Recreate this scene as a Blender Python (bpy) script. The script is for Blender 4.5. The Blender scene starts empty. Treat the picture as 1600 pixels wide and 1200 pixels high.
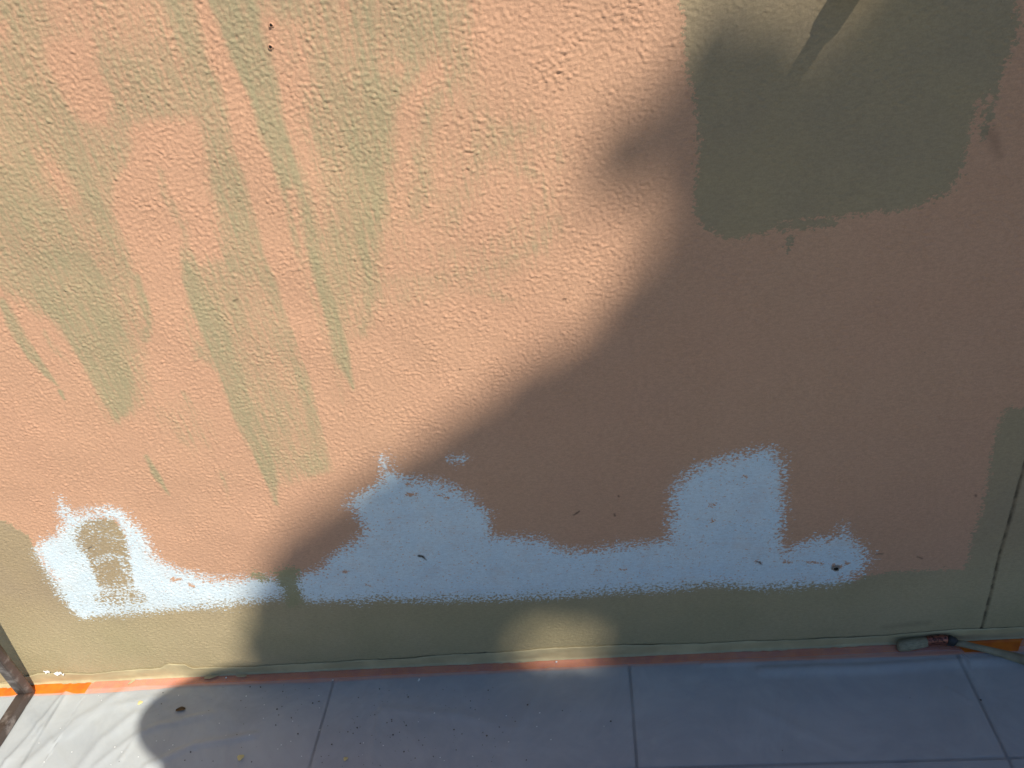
import bpy, bmesh, math, random
import numpy as np
from mathutils import Vector, Matrix

random.seed(7)
RNG = np.random.RandomState(11)
SC = bpy.context.scene
COL = SC.collection

# ------------------------------------------------------------------ camera
F = 1240.0                                   # focal length in photo pixels (1600 wide)
def _n(v):
    v = np.array(v, float); return v/np.linalg.norm(v)
_Y = _n((86, 820, -F)); _X = _n((9491, 876, F)); _Z = _n(np.cross(_X, _Y)); _X = np.cross(_Y, _Z)
R = np.array([_X, _Y, _Z])                   # camera -> world
CAM = np.array([0.0201, -1.0193, 1.32144])
cam_d = bpy.data.cameras.new('camera'); cam = bpy.data.objects.new('camera', cam_d); COL.objects.link(cam)
cam_d.sensor_width = 36; cam_d.lens = F/1600*36; cam_d.clip_start = 0.01; cam_d.clip_end = 800
M4 = Matrix([list(R[i])+[CAM[i]] for i in range(3)]+[[0, 0, 0, 1]])
cam.matrix_world = M4
SC.camera = cam

# ------------------------------------------------------------------ light
SUN = _n((0.4707, -0.4997, 0.7271))          # direction towards the sun
sd = bpy.data.lights.new('sun', 'SUN'); so = bpy.data.objects.new('sun', sd); COL.objects.link(so)
sd.energy = 5.0; sd.angle = math.radians(0.53); sd.color = (1.0, 0.925, 0.785)
so.rotation_euler = Vector(SUN).to_track_quat('Z', 'Y').to_euler(); so.location = (6, -6, 10)
w = bpy.data.worlds.new('World'); SC.world = w; w.use_nodes = True
wn = w.node_tree.nodes; wl_ = w.node_tree.links
sky = wn.new('ShaderNodeTexSky'); sky.sky_type = 'NISHITA'; sky.sun_disc = False
sky.sun_elevation = math.asin(SUN[2]); sky.sun_rotation = math.atan2(SUN[0], SUN[1])
sky.air_density = 1.0; sky.dust_density = 0.2; sky.ozone_density = 3.5
bg = wn['Background']; wb = wn.new('ShaderNodeVectorMath'); wb.operation = 'MULTIPLY'; wb.inputs[1].default_value = (0.91, 1.0, 1.05)
wl_.new(sky.outputs[0], wb.inputs[0]); wl_.new(wb.outputs[0], bg.inputs[0]); bg.inputs[1].default_value = 0.062
SC.view_settings.view_transform = 'Standard'; SC.view_settings.look = 'None'
SC.view_settings.exposure = 0.26; SC.view_settings.gamma = 1; SC.view_settings.use_curve_mapping = False

# ------------------------------------------------------------------ pixel -> place helpers
def ray(px, py): return R @ np.array([px-800.0, 600.0-py, -F])
def fl(px, py, z=0.0):
    r = ray(px, py); return CAM + r*((z-CAM[2])/r[2])
def wp(px, py, y=0.0):
    r = ray(px, py); return CAM + r*((y-CAM[1])/r[1])
def w2(px, py):
    p = wp(px, py); return (p[0], p[2])

# ------------------------------------------------------------------ object helpers
def link(name, me, mat=None, parent=None):
    o = bpy.data.objects.new(name, me); COL.objects.link(o)
    if mat is not None and me is not None: me.materials.append(mat)
    if parent is not None: o.parent = parent
    return o
def tag(o, label=None, cat=None, group=None, kind=None):
    if label: o['label'] = label
    if cat: o['category'] = cat
    if group: o['group'] = group
    if kind: o['kind'] = kind
    return o
def empty(name, loc=(0, 0, 0)):
    o = bpy.data.objects.new(name, None); o.location = loc; o.empty_display_size = 0.1; COL.objects.link(o); return o
def mesh(name, vs, fs, smooth=False):
    me = bpy.data.meshes.new(name); me.from_pydata([tuple(v) for v in vs], [], fs); me.update()
    if smooth: me.polygons.foreach_set('use_smooth', [True]*len(me.polygons))
    return me
def grid_mesh(name, P, smooth=True, wrap=False):
    """P: (rows, cols, 3) array -> quad grid, fast"""
    nr, nc = P.shape[:2]
    idx = np.arange(nr*nc).reshape(nr, nc)
    q = np.stack([idx[:-1, :-1], idx[:-1, 1:], idx[1:, 1:], idx[1:, :-1]], -1).reshape(-1, 4)
    if wrap:
        q2 = np.stack([idx[:-1, -1], idx[:-1, 0], idx[1:, 0], idx[1:, -1]], -1).reshape(-1, 4); q = np.vstack([q, q2])
    me = bpy.data.meshes.new(name)
    me.vertices.add(nr*nc); me.vertices.foreach_set('co', P.reshape(-1).astype(np.float32))
    me.loops.add(q.size); me.loops.foreach_set('vertex_index', q.reshape(-1).astype(np.int32))
    me.polygons.add(len(q)); me.polygons.foreach_set('loop_start', (np.arange(len(q))*4).astype(np.int32))
    me.polygons.foreach_set('loop_total', np.full(len(q), 4, np.int32))
    if smooth: me.polygons.foreach_set('use_smooth', np.ones(len(q), bool))
    me.update(calc_edges=True); return me
def box_bm(size, loc=(0, 0, 0), bevel=0.0, seg=2):
    bm = bmesh.new(); bmesh.ops.create_cube(bm, size=1)
    bmesh.ops.scale(bm, vec=size, verts=bm.verts); bmesh.ops.translate(bm, vec=loc, verts=bm.verts)
    if bevel: bmesh.ops.bevel(bm, geom=bm.edges[:], offset=bevel, segments=seg, affect='EDGES')
    return bm
def bm_mesh(name, bm, smooth=False):
    me = bpy.data.meshes.new(name); bm.to_mesh(me); bm.free()
    if smooth: me.polygons.foreach_set('use_smooth', [True]*len(me.polygons))
    return me
def tube(pts, radii, n=16, squash=None, cap=True):
    """swept tube; radii may be (ra, rb) pairs. returns verts, faces"""
    pts = [Vector(p) for p in pts]; vs = []; fs = []
    up0 = Vector((0, 0, 1))
    for i, p in enumerate(pts):
        t = (pts[min(i+1, len(pts)-1)]-pts[max(i-1, 0)]).normalized()
        a = up0.cross(t)
        if a.length < 1e-3: a = Vector((1, 0, 0)).cross(t)
        a.normalize(); b = t.cross(a).normalized()
        r = radii[i]; ra, rb = (r if isinstance(r, (tuple, list)) else (r, r))
        for k in range(n):
            th = 2*math.pi*k/n; vs.append(p + a*math.cos(th)*ra + b*math.sin(th)*rb)
    for i in range(len(pts)-1):
        for k in range(n):
            fs.append((i*n+k, i*n+(k+1) % n, (i+1)*n+(k+1) % n, (i+1)*n+k))
    if cap:
        fs.append(tuple(range(n-1, -1, -1))); fs.append(tuple((len(pts)-1)*n+k for k in range(n)))
    return vs, fs

# ------------------------------------------------------------------ material helpers
class NT:
    def __init__(s, name):
        s.m = bpy.data.materials.new(name); s.m.use_nodes = True
        s.t = s.m.node_tree; s.n = s.t.nodes; s.b = s.n['Principled BSDF']; s.out = s.n['Material Output']
        s._tc = None
    def new(s, typ, **kw):
        nd = s.n.new(typ)
        for k, v in kw.items(): setattr(nd, k, v)
        return nd
    def set(s, inp, v):
        if hasattr(v, 'is_linked') or isinstance(v, bpy.types.NodeSocket): s.t.links.new(v, inp)
        elif v is not None: inp.default_value = v
    def math(s, op, a, b=None, clamp=False):
        nd = s.new('ShaderNodeMath', operation=op, use_clamp=clamp); s.set(nd.inputs[0], a)
        if b is not None: s.set(nd.inputs[1], b)
        return nd.outputs[0]
    def coord(s):
        if s._tc is None: s._tc = s.new('ShaderNodeTexCoord')
        return s._tc.outputs['Object']
    def mapping(s, scale=(1, 1, 1), rot=(0, 0, 0)):
        nd = s.new('ShaderNodeMapping'); s.t.links.new(s.coord(), nd.inputs[0])
        nd.inputs['Scale'].default_value = scale; nd.inputs['Rotation'].default_value = rot; return nd.outputs[0]
    def noise(s, scale, detail=3, rough=0.5, vec=None, dist=0.0):
        nd = s.new('ShaderNodeTexNoise'); s.t.links.new(vec or s.coord(), nd.inputs['Vector'])
        nd.inputs['Scale'].default_value = scale; nd.inputs['Detail'].default_value = detail
        nd.inputs['Roughness'].default_value = rough; nd.inputs['Distortion'].default_value = dist
        return nd.outputs[0]
    def attr(s, name):
        nd = s.new('ShaderNodeAttribute', attribute_name=name); return nd.outputs['Fac']
    def ramp(s, v, a, b, lo=0.0, hi=1.0):
        nd = s.new('ShaderNodeMapRange', interpolation_type='SMOOTHSTEP'); s.set(nd.inputs[0], v)
        nd.inputs[1].default_value = a; nd.inputs[2].default_value = b
        nd.inputs[3].default_value = lo; nd.inputs[4].default_value = hi; return nd.outputs[0]
    def mix(s, f, a, b):
        nd = s.new('ShaderNodeMix', data_type='RGBA'); s.set(nd.inputs[0], f)
        for i, v in ((6, a), (7, b)):
            if isinstance(v, tuple): v = (*v[:3], 1)
            s.set(nd.inputs[i], v)
        return nd.outputs[2]
    def mul(s, col, f):
        nd = s.new('ShaderNodeVectorMath', operation='SCALE'); s.set(nd.inputs[0], col); s.set(nd.inputs['Scale'], f); return nd.outputs[0]
    def bump(s, h, strength=1.0, dist=0.001):
        nd = s.new('ShaderNodeBump'); s.set(nd.inputs['Height'], h)
        nd.inputs['Strength'].default_value = strength; nd.inputs['Distance'].default_value = dist
        s.t.links.new(nd.outputs[0], s.b.inputs['Normal']); return nd.outputs[0]
    def base(s, c): s.set(s.b.inputs['Base Color'], (*c[:3], 1) if isinstance(c, tuple) else c)
    def rough(s, r): s.set(s.b.inputs['Roughness'], r)
    def spec(s, v): s.b.inputs['Specular IOR Level'].default_value = v
def simple(name, c, r=0.6, metal=0.0, spec=0.4, var=0.15, scale=60, bump=0.0):
    t = NT(name); f = t.noise(scale, 4)
    t.base(t.mul(t.mix(0.0, c, c), t.ramp(f, 0.25, 0.75, 1-var, 1+var))); t.rough(r)
    t.b.inputs['Metallic'].default_value = metal; t.spec(spec)
    if bump: t.bump(f, 1.0, bump)
    return t.m

# ================================================================== THE WALL
PEACH = (0.70, 0.352, 0.218); OLIVE = (0.35, 0.315, 0.195); WHITE = (0.76, 0.82, 0.885)
STEP = 0.0018
xf = np.arange(-1.40, 0.84, STEP); zf = np.arange(0.0, 1.36, STEP)
xs = np.concatenate([np.linspace(-3.2, -1.43, 60), xf, np.linspace(0.86, 3.4, 80)])
zs = np.concatenate([zf, np.linspace(1.38, 2.7, 45)])
GX, GZ = np.meshgrid(xs.astype(np.float32), zs.astype(np.float32))

# periodic band-passed noise fields
NP = 1500
def field(seed, lam, width=0.5, stretch=1.0, ang=0.0):
    r = np.random.RandomState(seed).standard_normal((NP, NP)).astype(np.float32)
    k = np.fft.fftfreq(NP, STEP); kx, kz = np.meshgrid(k, k)
    c, s = math.cos(ang), math.sin(ang)
    a = (kx*c + kz*s)*stretch; b = (-kx*s + kz*c)/stretch
    kk = np.sqrt(a*a+b*b)+1e-9
    Hf = np.exp(-(np.log(kk*lam))**2/(2*width**2))
    v = np.fft.ifft2(np.fft.fft2(r)*Hf).real; return (v/v.std()).astype(np.float32)
ix = np.round(xs/STEP).astype(int) % NP; iz = np.round(zs/STEP).astype(int) % NP
def at(fd): return fd[np.ix_(iz, ix)]
nA = field(1, 0.0080, 0.46, 1.22, -0.25); nB = field(2, 0.0055, 0.35); nC = field(3, 0.034, 0.4); nD = field(4, 0.25, 0.5)
nE = field(5, 0.0122, 0.50, 1.30, -0.42); nS = field(6, 0.007, 0.4, 2.6, 0.05); nM = field(8, 0.11, 0.5)
crease = 1.0-np.exp(-np.abs(nA)*3.0)                       # rounded lumps parted by sharp creases
crease2 = 1.0-np.exp(-np.abs(nE)*3.2)
grit_ = 0.5+0.5*np.tanh(1.2*nM+0.8*nC)                      # patches where the float dragged the plaster coarser
plaster = (0.42*(crease-0.72) + 0.36*(crease2-0.72) + 0.26*nE)*(0.75+0.40*grit_) + 0.26*nB + 0.30*nA*(0.6+0.5*grit_)
plaster = at(plaster)

# polygon masks, in wall metres
def poly(pts): return np.array([w2(*p) for p in pts], np.float32)
def sdf(P, pad=0.06):
    """signed distance, + inside, on a bbox crop; returns slices, values"""
    x0, z0 = P.min(0)-pad; x1, z1 = P.max(0)+pad
    i = np.where((xs >= x0) & (xs <= x1))[0]; j = np.where((zs >= z0) & (zs <= z1))[0]
    if len(i) == 0 or len(j) == 0: return None
    sl = (slice(j[0], j[-1]+1), slice(i[0], i[-1]+1)); X = GX[sl]; Z = GZ[sl]
    d = np.full(X.shape, 1e9, np.float32); ins = np.zeros(X.shape, bool)
    Q = np.roll(P, -1, 0)
    for (ax, az), (bx, bz) in zip(P, Q):
        ex, ez = bx-ax, bz-az; L = ex*ex+ez*ez+1e-12
        t = np.clip(((X-ax)*ex+(Z-az)*ez)/L, 0, 1)
        d = np.minimum(d, (X-ax-t*ex)**2+(Z-az-t*ez)**2)
        if az != bz:
            c = ((az > Z) != (bz > Z)) & (X < (bx-ax)*(Z-az)/(bz-az)+ax); ins ^= c
    d = np.sqrt(d); return sl, np.where(ins, d, -d)
def stroke(pts, wpx, pad=0.05):
    """variable-width brush stroke; wpx half-width in px"""
    P = np.array([w2(*p) for p in pts], np.float32)
    W = np.array([x*0.00125 for x in (wpx if isinstance(wpx, (list, tuple)) else [wpx]*len(pts))], np.float32)
    pad = pad+W.max(); x0, z0 = P.min(0)-pad; x1, z1 = P.max(0)+pad
    i = np.where((xs >= x0) & (xs <= x1))[0]; j = np.where((zs >= z0) & (zs <= z1))[0]
    sl = (slice(j[0], j[-1]+1), slice(i[0], i[-1]+1)); X = GX[sl]; Z = GZ[sl]
    v = np.full(X.shape, -1e9, np.float32)
    for k in range(len(P)-1):
        ax, az = P[k]; bx, bz = P[k+1]; ex, ez = bx-ax, bz-az; L = ex*ex+ez*ez+1e-12
        t = np.clip(((X-ax)*ex+(Z-az)*ez)/L, 0, 1)
        v = np.maximum(v, W[k]*(1-t)+W[k+1]*t-np.sqrt((X-ax-t*ex)**2+(Z-az-t*ez)**2))
    return sl, v
SH = GX.shape
wash = np.zeros(SH, np.float32); olive = np.full(SH, -0.2, np.float32); white = np.full(SH, -0.2, np.float32)
over = np.full(SH, -0.2, np.float32); dirt_shade = np.zeros(SH, np.float32); bare = np.full(SH, -0.2, np.float32)
def comp(r, val, soft=0.02, alpha=1.0):
    sl, v = r; a = np.clip(0.5+v/soft, 0, 1); a = a*a*(3-2*a)*alpha
    wash[sl] = wash[sl]*(1-a)+val*a
def put(A, r): sl, v = r; A[sl] = np.maximum(A[sl], v)
def cut(A, r): sl, v = r; A[sl] = np.minimum(A[sl], -v)

# --- thin olive washes and brush streaks, upper left
comp(sdf(poly([(-700, -300), (560, -300), (730, -200), (735, 40), (715, 150), (690, 210), (660, 300), (650, 350), (600, 400), (560, 470),
     (540, 560), (520, 640), (505, 730), (450, 760), (400, 700), (340, 640), (290, 640), (230, 620), (170, 640), (130, 560), (80, 500), (30, 470), (0, 440), (-400, 300)])), 0.63, 0.055)
comp(sdf(poly([(590, 90), (700, 60), (800, 150), (900, 190), (890, 330), (860, 400), (780, 450), (660, 480), (560, 490), (600, 300)])), 0.16, 0.09)
comp(sdf(poly([(620, 0), (700, -20), (712, 30), (690, 90), (640, 110), (600, 90)])), 0.72, 0.05)
comp(sdf(poly([(60, -20), (250, -20), (270, 60), (200, 70), (130, 55), (70, 60)])), 0.38, 0.04)
comp(sdf(poly([(71, 60), (135, 55), (150, 111), (171, 152), (167, 195), (130, 190), (111, 169), (71, 98)])), 0.06, 0.022)
comp(sdf(poly([(-20, 30), (12, 34), (14, 67), (-20, 72)])), 0.1, 0.015)
comp(sdf(poly([(206, 202), (236, 189), (304, 189), (322, 236), (326, 287), (338, 337), (345, 400), (300, 415), (294, 440), (300, 480), (290, 520), (305, 560), (350, 580), (366, 620), (392, 690), (420, 770),
     (380, 800), (330, 760), (280, 700), (235, 640), (215, 560), (222, 500), (205, 440), (195, 400), (179, 324), (175, 280), (199, 256)])), 0.05, 0.03)
comp(sdf(poly([(390, 20), (430, 30), (470, 40), (478, 110), (480, 180), (500, 260), (520, 330), (500, 360), (470, 270), (445, 190), (430, 110)])), 0.26, 0.03)
comp(stroke([(545, -20), (550, 40), (556, 110), (552, 150)], [10, 10, 9, 3]), 0.05, 0.012)
comp(stroke([(640, 130), (625, 200), (612, 290), (600, 380)], [17, 16, 16, 10]), 0.08, 0.022)
comp(sdf(poly([(110, 260), (150, 300), (200, 400), (215, 500), (205, 640), (160, 560), (110, 420), (90, 330)])), 0.58, 0.05)
comp(sdf(poly([(0, 60), (60, 110), (100, 230), (110, 350), (150, 430), (60, 480), (0, 440), (-200, 300), (-200, 100)])), 0.60, 0.06)
comp(sdf(poly([(0, 250), (60, 260), (100, 330), (60, 340), (0, 330)])), 0.36, 0.05)
comp(sdf(poly([(60, 240), (110, 270), (125, 320), (90, 330), (60, 290)])), 0.22, 0.03)
# the long bare peach stripe, then strong streaks
comp(sdf(poly([(302, -30), (343, -30), (362, 34), (374, 88), (390, 130), (410, 190), (424, 225), (438, 263), (450, 310), (461, 354), (472, 400), (488, 440), (500, 484), (514, 540), (530, 600), (545, 680), (560, 760), (530, 760), (518, 730), (505, 680),
     (495, 636), (485, 592), (468, 559), (458, 521), (441, 478), (431, 440), (412, 400), (407, 371), (393, 321), (380, 270), (366, 229), (353, 175), (343, 135), (326, 98), (316, 51)])), 0.03, 0.014)
comp(sdf(poly([(240, -20), (298, -20), (314, 51), (324, 98), (341, 135), (351, 175), (364, 229), (378, 270), (391, 321), (405, 371), (410, 400), (429, 440), (439, 478), (456, 521),
     (466, 559), (483, 592), (493, 636), (503, 680), (518, 735), (480, 745), (450, 700), (432, 640), (405, 570), (385, 500), (365, 440), (350, 380), (340, 330), (331, 280), (324, 236), (331, 202), (321, 152), (294, 101), (270, 44)])), 0.74, 0.022)
comp(sdf(poly([(368, 430), (420, 440), (450, 540), (470, 600), (498, 700), (460, 720), (440, 640), (400, 560), (378, 500)])), 0.56, 0.03)
comp(sdf(poly([(292, 488), (315, 485), (330, 510), (322, 538), (298, 530)])), 0.25, 0.02)
comp(stroke([(292, 400), (300, 440), (322, 490), (340, 535), (362, 590), (385, 650), (408, 705), (424, 755), (432, 788)], [9, 11, 15, 17, 17, 17, 14, 9, 3]), 0.88, 0.014)
comp(stroke([(355, -20), (372, 34), (393, 95), (414, 150), (424, 205), (444, 255), (460, 310), (473, 360), (484, 410), (497, 455), (516, 500), (530, 545), (540, 575), (552, 606)],
     [24, 20, 20, 17, 14, 13, 13, 14, 11, 12, 12, 11, 7, 2]), 0.90, 0.014)
comp(sdf(poly([(-40, 250), (50, 245), (95, 310), (135, 385), (165, 445), (190, 501), (214, 560), (213, 602), (203, 640), (180, 660), (169, 640), (152, 609), (135, 575), (108, 532), (88, 501), (66, 481), (20, 450), (-40, 400)])), 0.74, 0.045)
comp(sdf(poly([(40, 400), (90, 385), (140, 400), (169, 451), (190, 501), (212, 560), (209, 602), (203, 640), (180, 659), (169, 640), (152, 609), (135, 575), (108, 532), (88, 501), (66, 481)])), 0.88, 0.018)
comp(sdf(poly([(195, 480), (225, 520), (240, 600), (225, 640), (208, 620), (205, 560)])), 0.45, 0.03)
comp(stroke([(5, 470), (20, 505), (37, 535), (54, 559), (71, 582), (90, 602)], [5, 10, 9, 8, 7, 2]), 0.82, 0.010)
comp(stroke([(94, 612), (100, 624)], [4, 2]), 0.8, 0.006)
comp(stroke([(70, 520), (85, 545), (110, 570)], [5, 7, 3]), 0.5, 0.012)
comp(stroke([(57, 148), (81, 182), (101, 209), (111, 256), (135, 290), (148, 321), (169, 364), (189, 395), (200, 432)], [8, 11, 10, 8, 12, 12, 11, 8, 3]), 0.74, 0.022)
comp(sdf(poly([(130, 225), (190, 215), (203, 225), (195, 260), (172, 290), (140, 285), (120, 250)])), 0.7, 0.025)
comp(stroke([(214, 432), (224, 470), (232, 505), (228, 530)], [4, 7, 5, 5]), 0.75, 0.012)
comp(stroke([(252, 270), (256, 304), (270, 327), (287, 358), (291, 402)], [4, 6, 6, 5, 4]), 0.52, 0.016)
comp(stroke([(288, 615), (300, 645), (316, 680)], [4, 6, 2]), 0.72, 0.010)
comp(sdf(poly([(240, 640), (290, 620), (330, 660), (330, 700), (280, 690)])), 0.30, 0.04)
comp(stroke([(229, 712), (246, 744), (264, 774)], [3, 6, 2]), 0.82, 0.009)
comp(stroke([(348, 740), (356, 785)], [5, 2]), 0.45, 0.012)
comp(stroke([(560, -20), (565, 60), (575, 140), (582, 240), (580, 320), (574, 400), (578, 460), (568, 520)], [13, 14, 19, 23, 18, 12, 10, 3]), 0.76, 0.034)
comp(sdf(poly([(530, 140), (600, 120), (625, 110), (660, 90), (650, 130), (620, 170), (605, 240), (560, 290), (540, 230)])), 0.78, 0.03)
comp(stroke([(716, 80), (725, 105), (695, 135), (672, 180), (664, 210), (655, 250), (662, 290), (648, 340)], [9, 8, 9, 10, 9, 8, 9, 5]), 0.60, 0.028)
comp(stroke([(775, 215), (810, 205), (850, 197)], [16, 8, 5]), 0.52, 0.025)
comp(stroke([(762, 232), (745, 262)], [12, 9]), 0.5, 0.022)
comp(stroke([(820, 262), (838, 275)], [9, 6]), 0.5, 0.018)
comp(stroke([(868, 345), (840, 380), (790, 410), (720, 430), (650, 440), (600, 440)], [6, 12, 10, 10, 9, 7]), 0.46, 0.025)
comp(stroke([(735, 130), (760, 200), (750, 270), (700, 350)], [6, 7, 8, 6]), 0.38, 0.03)
comp(stroke([(640, 455), (700, 450), (750, 455), (800, 470)], [5, 7, 5, 4]), 0.48, 0.02)
comp(stroke([(870, 250), (850, 320), (800, 370), (740, 395), (690, 400)], [4, 8, 8, 7, 5]), 0.40, 0.03)
comp(stroke([(600, 470), (680, 462), (760, 440), (830, 415)], [5, 8, 7, 4]), 0.36, 0.03)
comp(stroke([(690, 310), (740, 290), (800, 250), (850, 235)], [5, 8, 8, 4]), 0.34, 0.03)
comp(stroke([(455, 300), (480, 420), (505, 520), (535, 640), (548, 720)], [5, 5, 6, 4, 3]), 0.14, 0.02)

# --- solid olive
put(olive, sdf(poly([(1040, -260), (1055, -60), (1062, 0), (1068, 40), (1070, 90), (1082, 140), (1088, 185), (1092, 215), (1090, 262), (1084, 300), (1086, 330), (1097, 352), (1118, 366), (1135, 374), (1165, 370), (1188, 366),
    (1210, 356), (1232, 346), (1270, 341), (1300, 340), (1345, 334), (1400, 330), (1435, 322), (1462, 308), (1482, 303), (1492, 285), (1503, 262), (1512, 225), (1520, 190), (1526, 160), (1540, 145), (1548, 158), (1556, 155), (1566, 110),
    (1580, 80), (1590, 55), (1592, 30), (1587, 0), (1600, -120), (1605, -300)]), 0.12))
put(olive, stroke([(1545, 140), (1543, 175), (1537, 212)], [7, 5, 3]))
put(olive, stroke([(1300, 346), (1220, 352)], [5, 6])); put(olive, stroke([(1236, 372), (1232, 392)], [3, 1]))
cut(olive, stroke([(1533, 185), (1522, 208)], [4, 3])); cut(olive, stroke([(1545, 152), (1537, 172)], [3, 2]))
put(olive, sdf(poly([(-900, 700), (-200, 780), (0, 812), (22, 822), (45, 838), (56, 858), (66, 880), (85, 905), (120, 920), (250, 925), (400, 912), (430, 905), (480, 915), (700, 925), (1050, 905), (1335, 908), (1352, 900), (1400, 893),
    (1460, 890), (1505, 890), (1514, 872), (1518, 845), (1530, 810), (1540, 770), (1545, 735), (1553, 690), (1565, 650), (1580, 634), (1592, 640), (1620, 632), (1750, 600), (1900, 560), (4000, 300), (4000, 1900), (-2500, 1900)]), 0.15))
put(olive, sdf(poly([(100, 830), (130, 812), (175, 808), (196, 830), (208, 880), (235, 930), (240, 960), (120, 950), (96, 880)])))
olive_over = [sdf(poly([(430, 893), (452, 886), (466, 890), (466, 915), (474, 945), (452, 950), (444, 925), (432, 905)])), stroke([(402, 900), (414, 904)], [8, 5])]
for r in olive_over: put(over, r)

# --- white primer
put(white, sdf(poly([(56, 858), (68, 845), (88, 836), (100, 818), (96, 800), (120, 806), (140, 800), (178, 793), (192, 800), (206, 818), (222, 832), (233, 850), (243, 872), (275, 890), (305, 900), (330, 907), (380, 907), (405, 900), (430, 905), (462, 900), (490, 893), (507, 886), (515, 872), (530, 862), (547, 850), (566, 838), (572, 830), (562, 812), (556, 798), (546, 788), (556, 776), (575, 766), (592, 757), (598, 746), (604, 738), (602, 725), (612, 737), (630, 747), (655, 752), (690, 755), (712, 764), (735, 780), (752, 792), (763, 800), (764, 818), (768, 838), (800, 840), (850, 845), (868, 855), (885, 861), (930, 862), (965, 856), (1000, 852), (1045, 846), (1046, 820), (1052, 800), (1047, 775), (1062, 758), (1075, 746), (1100, 730), (1125, 720), (1140, 716), (1165, 710), (1185, 704), (1208, 703), (1218, 722), (1223, 745), (1223, 800), (1219, 848), (1228, 862), (1245, 852), (1265, 846), (1290, 842), (1312, 840), (1317, 826), (1323, 838), (1335, 848), (1346, 860), (1355, 876), (1344, 893), (1325, 904), (1310, 912), (1250, 913), (1180, 916), (1120, 911), (1080, 914), (1050, 918), (1000, 920), (950, 923), (870, 930), (800, 933), (700, 935), (640, 936), (600, 934), (560, 938), (520, 938), (480, 940), (466, 926), (430, 934), (350, 943), (300, 948), (200, 957), (130, 965), (112, 955), (96, 928), (84, 905), (72, 885)])))
for c, wv in (([(600, 716), (604, 735)], [1, 4]), ([(707, 719), (722, 716)], [1, 2.5]), ([(96, 782), (104, 806)], [1, 3]), ([(690, 762), (730, 776)], [2, 3])): put(white, stroke(c, wv))
hole_rs = [sdf(poly([(124, 822), (150, 808), (180, 810), (198, 840), (204, 880), (206, 908), (190, 916), (160, 912), (150, 900), (178, 885), (176, 868), (150, 872), (136, 878), (122, 850), (112, 835)])),
           sdf(poly([(132, 905), (160, 900), (205, 902), (236, 925), (232, 940), (180, 942), (150, 938), (140, 922)]))]
# where white was only scuffed on thinly
hole_rs = [(sdf(poly([(112, 832), (128, 816), (150, 808), (180, 810), (196, 832), (204, 870), (208, 905), (232, 926), (238, 942), (190, 950), (150, 948), (138, 935), (142, 905), (124, 885), (110, 855)])), 0.005),
           (sdf(poly([(124, 822), (150, 808), (182, 810), (199, 840), (206, 880), (212, 910), (185, 918), (150, 914), (142, 890), (134, 868), (120, 845)])), -0.012),
           (sdf(poly([(150, 925), (200, 918), (230, 932), (222, 941), (180, 944), (155, 940)])), -0.002)]
for (sl, v), val in hole_rs:
    a = np.clip(0.5+v/0.022, 0, 1); white[sl] = white[sl]*(1-a)+np.minimum(white[sl], val)*a
for c, wv, val in (([(100, 848), (128, 872), (142, 905), (150, 925)], [5, 8, 7, 4], 0.018), ([(148, 878), (172, 868), (196, 872)], [6, 7, 5], -0.001), ([(190, 880), (205, 905)], [5, 4], 0.0), ([(165, 838), (190, 842)], [3, 3], -0.004)):
    sl, v = stroke(c, wv); a = np.clip(0.5+v/0.010, 0, 1); white[sl] = white[sl]*(1-a)+np.maximum(white[sl], val)*a
scuff = [([(470, 790), (500, 772), (535, 768)], [10, 14, 10], 0.5), ([(500, 830), (520, 800), (540, 790)], [12, 12, 8], 0.55), ([(605, 745), (690, 745), (745, 775)], [8, 9, 10], 0.55),
         ([(1040, 765), (1080, 735), (1160, 703)], [8, 12, 8], 0.6), ([(1235, 858), (1280, 842)], [9, 10], 0.6), ([(1222, 735), (1240, 790)], [10, 6], 0.35), ([(90, 800), (130, 795), (170, 792)], [12, 8, 8], 0.6),
         ([(265, 885), (320, 898), (380, 895)], [8, 9, 10], 0.6), ([(880, 855), (960, 852), (1040, 838)], [6, 8, 8], 0.55), ([(1330, 845), (1352, 865)], [9, 9], 0.6), ([(640, 942), (760, 938), (900, 930), (1050, 922)], [7, 7, 8, 9], 0.6),
         ([(180, 958), (300, 950), (420, 940)], [8, 8, 8], 0.6), ([(60, 870), (95, 930), (130, 965)], [9, 9, 8], 0.6), ([(1050, 918), (1200, 916), (1330, 905)], [8, 8, 8], 0.6)]
sc_f = np.zeros(SH, np.float32)
for c, wv, a in scuff:
    sl, v = stroke(c, wv); sc_f[sl] = np.maximum(sc_f[sl], np.clip(0.5+v/0.02, 0, 1)*a)
# chips in the primer where the coat below shows
for (x, y, a, b) in [(645, 773, 9, 4), (688, 773, 6, 2), (697, 777, 4, 2), (540, 893, 4, 2.5), (541, 903, 2, 1), (577, 915, 5, 1.2), (1230, 878, 8, 3), (1250, 877, 4, 1.5), (1268, 878, 7, 2.5), (1282, 880, 6, 1), (1308, 886, 8, 4),
                     (1324, 880, 3, 4), (1184, 878, 5, 1.5), (1113, 789, 2.5, 3), (1115, 815, 2.5, 2.5), (1164, 744, 4, 2), (1048, 886, 4, 1), (935, 890, 6, .8), (975, 890, 7, .8), (640, 757, 4, 3), (275, 905, 7, 5), (300, 915, 4, 4), (560, 842, 3, 1.5)]:
    put(bare, stroke([(x-a*.6, y), (x+a*.6, y+1)], [b, b*.8], 0.02))

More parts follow.
